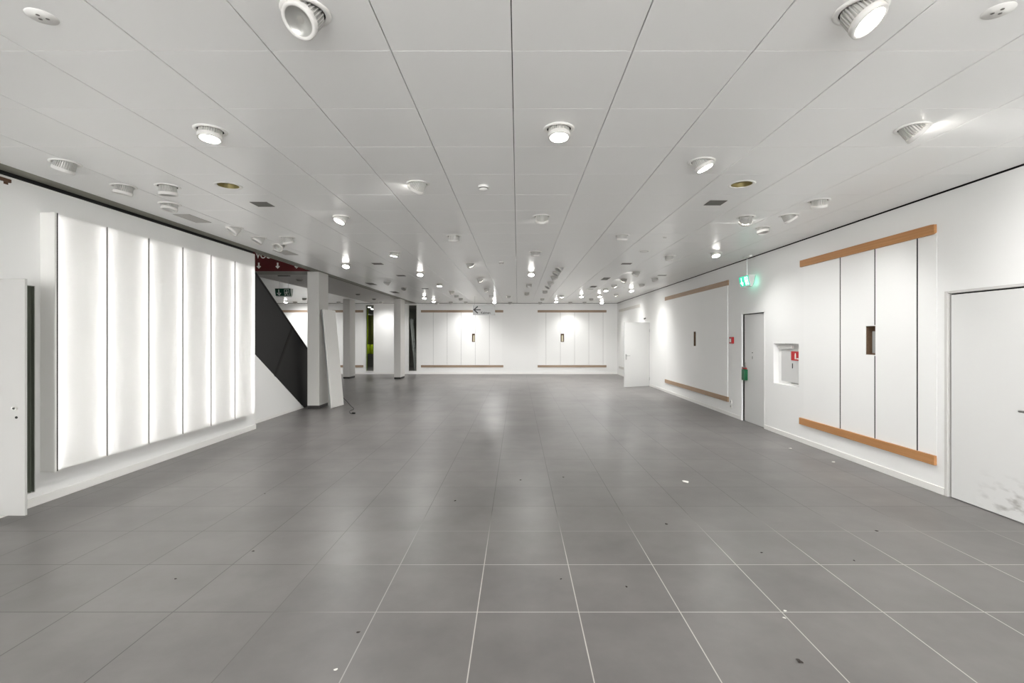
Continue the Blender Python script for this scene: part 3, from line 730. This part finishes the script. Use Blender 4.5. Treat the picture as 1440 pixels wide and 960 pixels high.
# ---------------------------------------------------------------- exit signs
def exit_sign(label, loc, rz, lit, L_=.37, hang=.33, top_w=.13, Hs=.20, rods=(-.11,.11), plate=True):
    """V-shaped sign; long axis local X, front face towards local -Y"""
    t = thing('exit_sign', label, 'exit sign', loc, rz, 'green exit signs')
    hw=L_/2; tw=top_w/2; bw=.02
    prof=[(-tw,Hs),(-tw*.82,Hs*.55),(-bw*1.3,.03),(-bw,0),(bw,0),(bw*1.3,.03),(tw*.82,Hs*.55),(tw,Hs)]
    MB().prism(prof,-hw+.004,hw-.004,lambda a,b,d:(d,a,b)).build('sign_body', M_acrylic, t)
    inner=[(-tw-.003,Hs-.004),(-tw-.003+.001,Hs),(-tw*.82-.003,Hs*.55),(-bw*1.3-.003,.03)]
    for s in (-1,1):
        G = M_greenlit if lit else M_greensign
        P = M_whitelit if lit else M_print
        pr=[(s*(tw+.004),Hs),(s*(tw*.82+.004),Hs*.55),(s*(bw*1.3+.004),.026),(s*(bw*1.3),.026),(s*tw*.82,Hs*.55),(s*tw,Hs)]
        fc_=MB().prism(pr,-hw,hw,lambda a,b,d:(d,a,b)).build('sign_face', G, t)
        # pictograms laid on the face
        def F_(a,b,d):   # a along X, b height, d offset
            yb = tw*.82+(tw-tw*.82)*(b-Hs*.55)/(Hs*.45) if b>Hs*.55 else bw*1.3+(tw*.82-bw*1.3)*(b-.026)/(Hs*.55-.026)
            return (a*(-s), s*(yb+.004+d), b)
        pm=MB()
        def patch(x0,x1,zz0,zz1,n=4):
            for i in range(n):
                u0,u1=zz0+(zz1-zz0)*i/n, zz0+(zz1-zz0)*(i+1)/n
                pm.quad(F_(x0,u0,.0012),F_(x1,u0,.0012),F_(x1,u1,.0012),F_(x0,u1,.0012))
        c=-hw*.52; h=Hs
        patch(c-.012,c+.012,h*.42,h*.88)
        pm.quad(F_(c,h*.14,.0012),F_(c+.055,h*.46,.0012),F_(c+.03,h*.5,.0012),F_(c,h*.32,.0012))
        pm.quad(F_(c,h*.14,.0012),F_(c-.055,h*.46,.0012),F_(c-.03,h*.5,.0012),F_(c,h*.32,.0012))
        pm.build('arrow_pictogram', P, fc_); pm=MB()
        # doorway
        q=hw*.5; patch(q-.06,q-.048,h*.16,h*.88); patch(q+.05,q+.062,h*.16,h*.88); patch(q-.06,q+.062,h*.84,h*.9,1)
        # running figure
        patch(q-.008,q+.012,h*.68,h*.78,1); patch(q-.018,q+.014,h*.42,h*.64,2); patch(q-.045,q-.018,h*.5,h*.57,1); patch(q+.014,q+.04,h*.55,h*.62,1)
        patch(q-.04,q-.01,h*.32,h*.40,1); patch(q-.04,q-.028,h*.18,h*.32,1); patch(q+.004,q+.018,h*.18,h*.42,2); patch(q+.018,q+.038,h*.18,h*.24,1)
        pm.build('runner_pictogram', P, fc_)
    MB().box(-hw,hw,-tw,tw,Hs,Hs+.006).build('top_cap', M_white, t)
    for r_ in rods: MB().cyl((r_,0,Hs+.006),(r_,0,Hs+hang),.0035,8).build('suspension_wire', M_alu, t)
    if plate: MB().box(-.14,.14,-.03,.03,Hs+hang-.025,Hs+hang).build('ceiling_plate', M_vent if not lit else M_white, t)
    return t
xs=(398-CX)*11.8/F
exit_sign('dark green unlit exit sign hanging left of the first column',(xs,11.85,2.605),0,False,hang=CZ-2.605-.20-.001)
exit_sign('glowing green exit sign near the right door, hanging by the wall',(4.265,9.07,2.56),-PI/2,True,hang=CZ-2.56-.20-.001,rods=(0,))

# ---------------------------------------------------------------- hanging direction sign
hs = thing('direction_sign','light grey hanging sign with a black left arrow and the word Kabinen','sign',(-1.23,17.8,2.44))
MB().box(-.40,.40,-.012,.012,0,.35).build('sign_board', M_signgrey, hs, bevel=.002)
m=MB()
def bar(x0_,z0_,x1_,z1_,w_):
    a=Vector((x0_,z0_)); b2=Vector((x1_,z1_)); d=(b2-a).normalized(); n_=Vector((-d.y,d.x))*w_/2
    m.prism([tuple(a+n_),tuple(a-n_),tuple(b2-n_),tuple(b2+n_)],-.014,-.012,fY)
bar(-.36,.19,-.12,.19,.036); bar(-.375,.18,-.225,.315,.042); bar(-.375,.20,-.225,.065,.042)
m.build('left_arrow', M_blackprint, hs)
text('lettering','Kabinen',.112,M_blackprint,hs,(-.115,-.0135,.045),(PI/2,0,0),True,.95)
for r_ in (-.34,.34): MB().cyl((r_,0,.35),(r_,0,CZ-2.44-.001),.003,8).build('suspension_wire', M_steel, hs)

# ---------------------------------------------------------------- ceiling spotlights
SPOTS=[]
def spot_data(name, power, size=124, blend=1.0):
    l=bpy.data.lights.new(name,'SPOT'); l.energy=power; l.spot_size=R(size); l.spot_blend=blend; l.shadow_soft_size=.06; l.color=(1.0,.995,.985); return l
SD = spot_data('spotlight_beam', SPOT_W)
def make_light(lit):
    t = thing('ceiling_spotlight','x','ceiling spotlight')
    rg = MB().lathe([(R_HOLE-.006,.0),(R_HOLE-.006,-.006),(R_RING-.012,-.008),(R_RING,-.003),(R_RING,0)],40).build('trim_ring', M_white, t, smooth=True)
    MB().lathe([(R_HOLE-.006,-.001),(R_HOLE-.006,.09),(.0001,.095)],32).build('recess_can', M_plenum, t)
    m=MB(); n=30; prof=[(.0,1),(.0,1)]
    # ribbed housing: gear-shaped section
    def ring(z,ro,ri):
        vs=[]
        for i in range(n):
            a=2*PI*i/n; w_=2*PI/n
            for da,r_ in ((0,ro),(.28*w_,ro),(.38*w_,ri),(.9*w_,ri)):
                vs.append(m.bm.verts.new((r_*math.cos(a+da),r_*math.sin(a+da),z)))
        return vs
    rs=[ring(.055,.060,.050),ring(.03,.074,.062),ring(-.045,.079,.070)]
    for a_,b2 in zip(rs,rs[1:]):
        for i in range(len(a_)): m.bm.faces.new((a_[i],a_[(i+1)%len(a_)],b2[(i+1)%len(a_)],b2[i]))
    m.bm.faces.new(rs[0])
    m.bm.faces.new(rs[-1][::-1])
    hsg=m.build('housing', M_fin, t)
    MB().lathe([(.080,-.040),(.082,-.044),(.082,-.066),(.079,-.070),(.066,-.070),(.064,-.066),(.062,-.052)],40).build('bezel', M_column, hsg, smooth=True)
    if lit:
        MB().disc(.0635,-.067,40).build('lens', M_lens, hsg)
        l=bpy.data.objects.new('beam',SD); COL.objects.link(l); l.parent=hsg; l.location=(0,0,-.075)
    else:
        # open cup: seen from below
        MB().lathe([(.0645,-.066),(.055,-.056),(.036,-.048),(.018,-.0465)],40).build('reflector', M_reflector, hsg, smooth=True)
        MB().disc(.018,-.0475,24).build('lens', M_lensoff, hsg)
    return t
proto={}
def place_light(X,Y,Z,az,tilt,drop,lit,label,grp):
    if lit not in proto: o=proto[lit]=make_light(lit)
    else: o=copy_tree(proto[lit])
    o.location=(X,Y,Z); o['label']=label; o['group']=grp
    for ch in o.children:
        if ch.name.startswith('housing'):
            ch.location=(0,0,-drop); ch.rotation_euler=(0,-R(tilt),R(az))
    return o
for (x,y,az,ti,dr,lit,lab) in LT:
    X,Y=ceil_at(x,y); place_light(X,min(Y,YF-.14),CZ,az,ti,dr,lit,lab,'spotlights in the panelled ceiling')
for (x,y,az,ti,dr,lit,lab) in LEFTLT:
    X,Y=ceil_at(x,y)
    Y=min(Y,YF-.3)
    place_light(min(X,-6.7) if X<-6 else X, Y, CZ, az,ti,dr,lit,lab,'spotlights left of the room')
# unseen fill lamps added behind the viewer; the left room has the same lamps
k=0
for (X,Y,lab) in ((-3,.6,'left one of the first pair'),(3,.6,'right one of the first pair'),(-1.5,-1.6,'left one of the second pair'),(1.5,-1.6,'right one of the second pair'),(-3.2,-3.6,'left one of the third pair'),(3.2,-3.6,'right one of the third pair'),(0,-4.6,'single one by the rear openings')):
    k+=1
    place_light(X,Y,CZ,-90,4,0,1,'added lit fill spotlight behind the viewer, '+lab,'added fill spotlights behind the viewer')
for (X,Y,lab) in ((-8.2,19.6,'right one near the far wall'),(-10.2,19.6,'left one near the far wall'),(-8.5,16.5,'middle one'),(-8,13.5,'one beside the stairs')):
    place_light(X,Y,CZ,90,30,0,1,'lit ceiling spotlight in the left room, '+lab,'spotlights in the left room')

# open brass holes
for (x,y,lab) in HOLES:
    X,Y=ceil_at(x,y); t=thing('ceiling_opening',lab,'ceiling hole',(X,Y,CZ),0,'open round holes in the ceiling')
    MB().lathe([(.10,0),(.10,-.003),(.125,-.005),(.128,0)],40).build('trim_ring', M_white, t, smooth=True)
    MB().lathe([(.0985,0),(.0985,.10),(.0001,.105)],32).build('brass_can', M_brass, t, smooth=True)
    m=MB(); m.box(-.09,.03,-.008,.004,.03,.045); m.box(-.02,.0,-.06,.07,.035,.05); m.tube([(-.05,.03,.05),(-.02,.0,.02),(.03,-.02,.03),(.05,.03,.08)],.006)
    m.build('spring_clips', M_brass, t)
    MB().disc(.035,.03,20,Matrix.Translation((.01,.0,0))@Matrix.Rotation(.3,4,'X')).build('end_plate', M_ventlight, t)

# smoke detectors
for (x,y,lab) in ((680,261,'white smoke detector on the ceiling near the middle, nearer one'),(705,368,'small smoke detector on the ceiling, farther one past the near one')):
    X,Y=ceil_at(x,y); t=thing('smoke_detector',lab,'smoke detector',(X,Y,CZ),0,'smoke detectors')
    MB().lathe([(.0001,0),(.052,0),(.054,-.012),(.05,-.022)],32).build('base', M_white, t, smooth=True)
    MB().lathe([(.044,-.022),(.040,-.032),(.0001,-.032)],32).build('sensor_gap', M_vent, t)
    MB().lathe([(.043,-.032),(.038,-.044),(.0001,-.050)],32).build('cap', M_white, t, smooth=True)
# flush round speaker plates
for (x,y,lab) in ((59,23,'round white cover plate with three small holes at upper left of the ceiling'),(1404,15,'round white cover plate with three small holes at upper right of the ceiling')):
    X,Y=ceil_at(x,y); t=thing('cover_plate',lab,'cover plate',(X,Y,CZ),0,'round ceiling cover plates')
    MB().lathe([(.062,0),(.060,-.004),(.0001,-.006)],32).build('plate', M_white, t, smooth=True)
    for a_ in range(3): MB().disc(.008,-.0068,12,Matrix.Translation((.02*math.cos(a_*2.09+.5),.02*math.sin(a_*2.09+.5),0))).build('hole', M_vent, t)
for (x,y,lab) in ((906,353,'flat white ring plate on the ceiling right of middle'),(935,333.5,'tiny white sprinkler cap on the ceiling before the ring plate'),(617.8,417.5,'tiny sprinkler cap above the far left rails'),(877.5,404.3,'tiny sprinkler cap near the right far corner')):
    X,Y=ceil_at(x,y); r_=.10 if x==906 else .035
    t=thing('sprinkler_cap',lab,'ceiling cap',(X,Y,CZ)); 
    MB().lathe([(r_,0),(r_*.95,-.006),(r_*.7,-.008),(.0001,-.005)],28).build('cap', M_white, t, smooth=True)
    MB().lathe([(r_*.72,-.0085),(r_*.66,-.010),(r_*.6,-.0085)],28).build('ring', M_signgrey, t)

# vents: square grilles (centre px, width m, depth m)
def vent(x,y,w_,d_,label,light=False,z=CZ,sk=0):
    X,Y=ceil_at(x,y); t=thing('ceiling_vent',label,'ceiling vent',(X,Y,z),0,'grilles in the ceiling')
    mm = M_ventlight if light else M_vent
    MB().slab(-w_/2,w_/2,-d_/2,d_/2,-.004,0,fZ,[(-w_/2+.01,w_/2-.01,-d_/2+.01,d_/2-.01)]).build('frame', mm, t)
    m=MB(); n=int(d_/.018)
    for i in range(n): m.box(-w_/2+.01,w_/2-.01,-d_/2+.012+i*(d_-.02)/n,-d_/2+.012+i*(d_-.02)/n+.011,-.003,-.001)
    m.build('slats', mm, t)
    MB().box(-w_/2+.008,w_/2-.008,-d_/2+.008,d_/2-.008,-.0008,0).build('backing', M_vent if light else M_dark, t)
vent(369,287,.19,.19,'dark square grille in the ceiling on the left past the brass hole')
vent(1006,285,.19,.19,'dark square grille in the ceiling on the right past the brass hole')
vent(271,307,.20,.44,'long pale grille in the ceiling near the light box',True)
vent(402,355,.24,.48,'grey grille in the ceiling near the red band',True)
vent(531,370.7,.20,.20,'dark grille in the ceiling, nearest of the dark ones before the third column')
vent(564,387.4,.20,.2,'dark grille in the ceiling, second of those before the third column')
vent(522,399,.20,.50,'long dark grille at the ceiling edge between second and third columns')
vent(555,410.8,.20,.60,'long dark grille at the ceiling edge just before the third column')
vent(598,405.7,.2,.17,'dark grille in the ceiling above the left end of the far left rail')
vent(881,370.6,.20,.17,'dark grille in the ceiling, nearest of three on the right of middle')
vent(851.5,391.8,.17,.5,'dark grille in the ceiling, middle of three on the right of middle')
vent(834.5,402.9,.17,.4,'dark grille in the ceiling, farthest of three on the right of middle')
vent(829.6,406.3,.20,.12,'thin grey grille touching the farthest of the three dark ones',True)
vent(931,387,.2,.12,'thin dark grille in the ceiling beside the right wall')
# flush bits in the plain ceiling
for (x,y,lab) in ((503.3,413.3,'tiny grey fitting in the plain ceiling strip, left one'),(526,420,'tiny grey fitting in the plain ceiling strip, middle one'),(421,393,'tiny grey fitting in the plain ceiling above the dark exit sign')):
    X,Y=ceil_at(x,y); t=thing('ceiling_fitting',lab,'ceiling fitting',(X,Y,CZ)); 
    MB().lathe([(.07,0),(.07,-.02),(.05,-.04),(.0001,-.045)],20).build('cap', M_vent, t, smooth=True)
    MB().lathe([(.09,0),(.09,-.004),(.07,-.004)],20).build('ring', M_vent, t)

# ---------------------------------------------------------------- seen through the slim windows
ld = thing('step_ladder','aluminium step ladder standing behind the right slim window','ladder',(-5.04,YF+1.5,0))
for yy in (0,.36):
    MB().box(-.03,.03,-.012,.012,0,2.5).build('side_rail', M_alu, ld)
    r_=ld.children[-1]; r_.location=(.20,yy,0); r_.rotation_euler=(0,-.085,0)
for k in range(8):
    MB().box(-.035,.035,.012,.348,0,.025).build('tread', M_alu, ld, loc=(.20-.0238*(k+1),0,.28*(k+1)))
lc = thing('lime_curtain','dark olive hanging fabric with lime green band behind the left slim window','curtain',(-6.95,YF+1.2,.3))
m=MB(); m2=MB(); pts=[]
nn=24
for i in range(nn):
    a=-.5+i/(nn-1)*1.0; b2=-.5+(i+1)/(nn-1)*1.0
    f=lambda u:.03*math.sin(u*34)
    if i<nn-1: m.quad((a,f(a),1.0),(b2,f(b2),1.0),(b2,f(b2),2.35),(a,f(a),2.35)); m2.quad((a,f(a),.56),(b2,f(b2),.56),(b2,f(b2),.998),(a,f(a),.998))
for m_,n_,mm_ in ((m,'fabric',M_olive),(m2,'lower_band',M_lime)):
    o=m_.build(n_, mm_, lc, smooth=True); sl=o.modifiers.new('s','SOLIDIFY'); sl.thickness=.004
MB().cyl((-.5,0,2.37),(.5,0,2.37),.015).build('rod', M_alu, lc)
pl = tag(MB().cyl((-6.92,YF+.8,0),(-6.87,YF+.8,2.9),.018,10).build('pole', M_lime),'thin yellow-green pole behind the left slim window','pole')
for (X,Y,lab) in ((-7.12,YF+1.9,'lit spotlight glimpsed at the top of the left slim window, nearer one'),(-7.45,YF+3.4,'lit spotlight glimpsed at the top of the left slim window, farther one'),(-4.3,YF+.9,'unseen lit spotlight added in the rear hall above the step ladder'),(-5.9,YF+1.0,'unseen lit spotlight added in the rear hall between the slim windows')):
    place_light(X,Y,CZ,-90,10,0,1,lab,'spotlights in the rear hall')  # last two lamps are unseen, added to brighten the hall

# ---------------------------------------------------------------- bits on the floor
crumbs=[(964,678,.03,1,'white paper scrap on the floor right of middle'),(1111.5,631,.022,1,'white plaster crumb on the floor near the right wall'),
 (1172,650,.02,1,'white dusty crumb on the floor below the near right rail'),(1104,859,.008,1,'tiny white crumb at a tile joint in the right foreground'),(1103,869,.007,1,'tiny white crumb just in front of the other at the tile joint'),
 (937,737,.014,0,'dark splinter on the floor right of middle, before the white scrap'),(1071,777,.010,0,'dark crumb on the floor at right in the foreground'),
 (1124,930,.016,0,'dark splinter nearest the viewer at lower right'),(1201,788,.010,0,'dark crumb on the floor far right'),(789,814,.008,0,'dark crumb on the floor just right of middle foreground'),
 (881,825,.009,0,'faint dark crumb on the floor right of middle foreground'),(356,775,.010,0,'dark crumb on the floor at left, largest there'),(247,814,.009,0,'dark crumb on the floor at far left'),
 (504,889,.010,0,'dark splinter on the floor left of middle foreground'),(372.5,694,.009,0,'dark crumb on the floor before the light box end'),(640,704,.013,0,'dark crumb on the floor left of middle'),
 (732,675,.012,0,'dark crumb on the floor in the middle'),(792,671,.012,0,'dark crumb on the floor right beside the middle'),(1233,746.5,.012,0,'dark crumb on the floor near the near right door'),(472,942,.008,1,'tiny pale crumb in the left foreground')]
for (x,y,s,wh,lab) in crumbs:
    X,Y=floor_at(x,y); m=MB(); bmesh.ops.create_icosphere(m.bm,subdivisions=2,radius=s*(1 if wh else .75))
    for v in m.bm.verts:
        k_=1+random.uniform(-.35,.35); v.co=Vector((v.co.x*k_*1.3,v.co.y*k_*.8,v.co.z*.3*k_))
    zmin=min(v.co.z for v in m.bm.verts)
    o=m.build('floor_crumb', M_crumb if wh else M_dirt); o.location=(X,Y,-zmin); o.rotation_euler=(0,0,random.uniform(0,3))
    tag(o,lab,'crumb','crumbs on the floor')
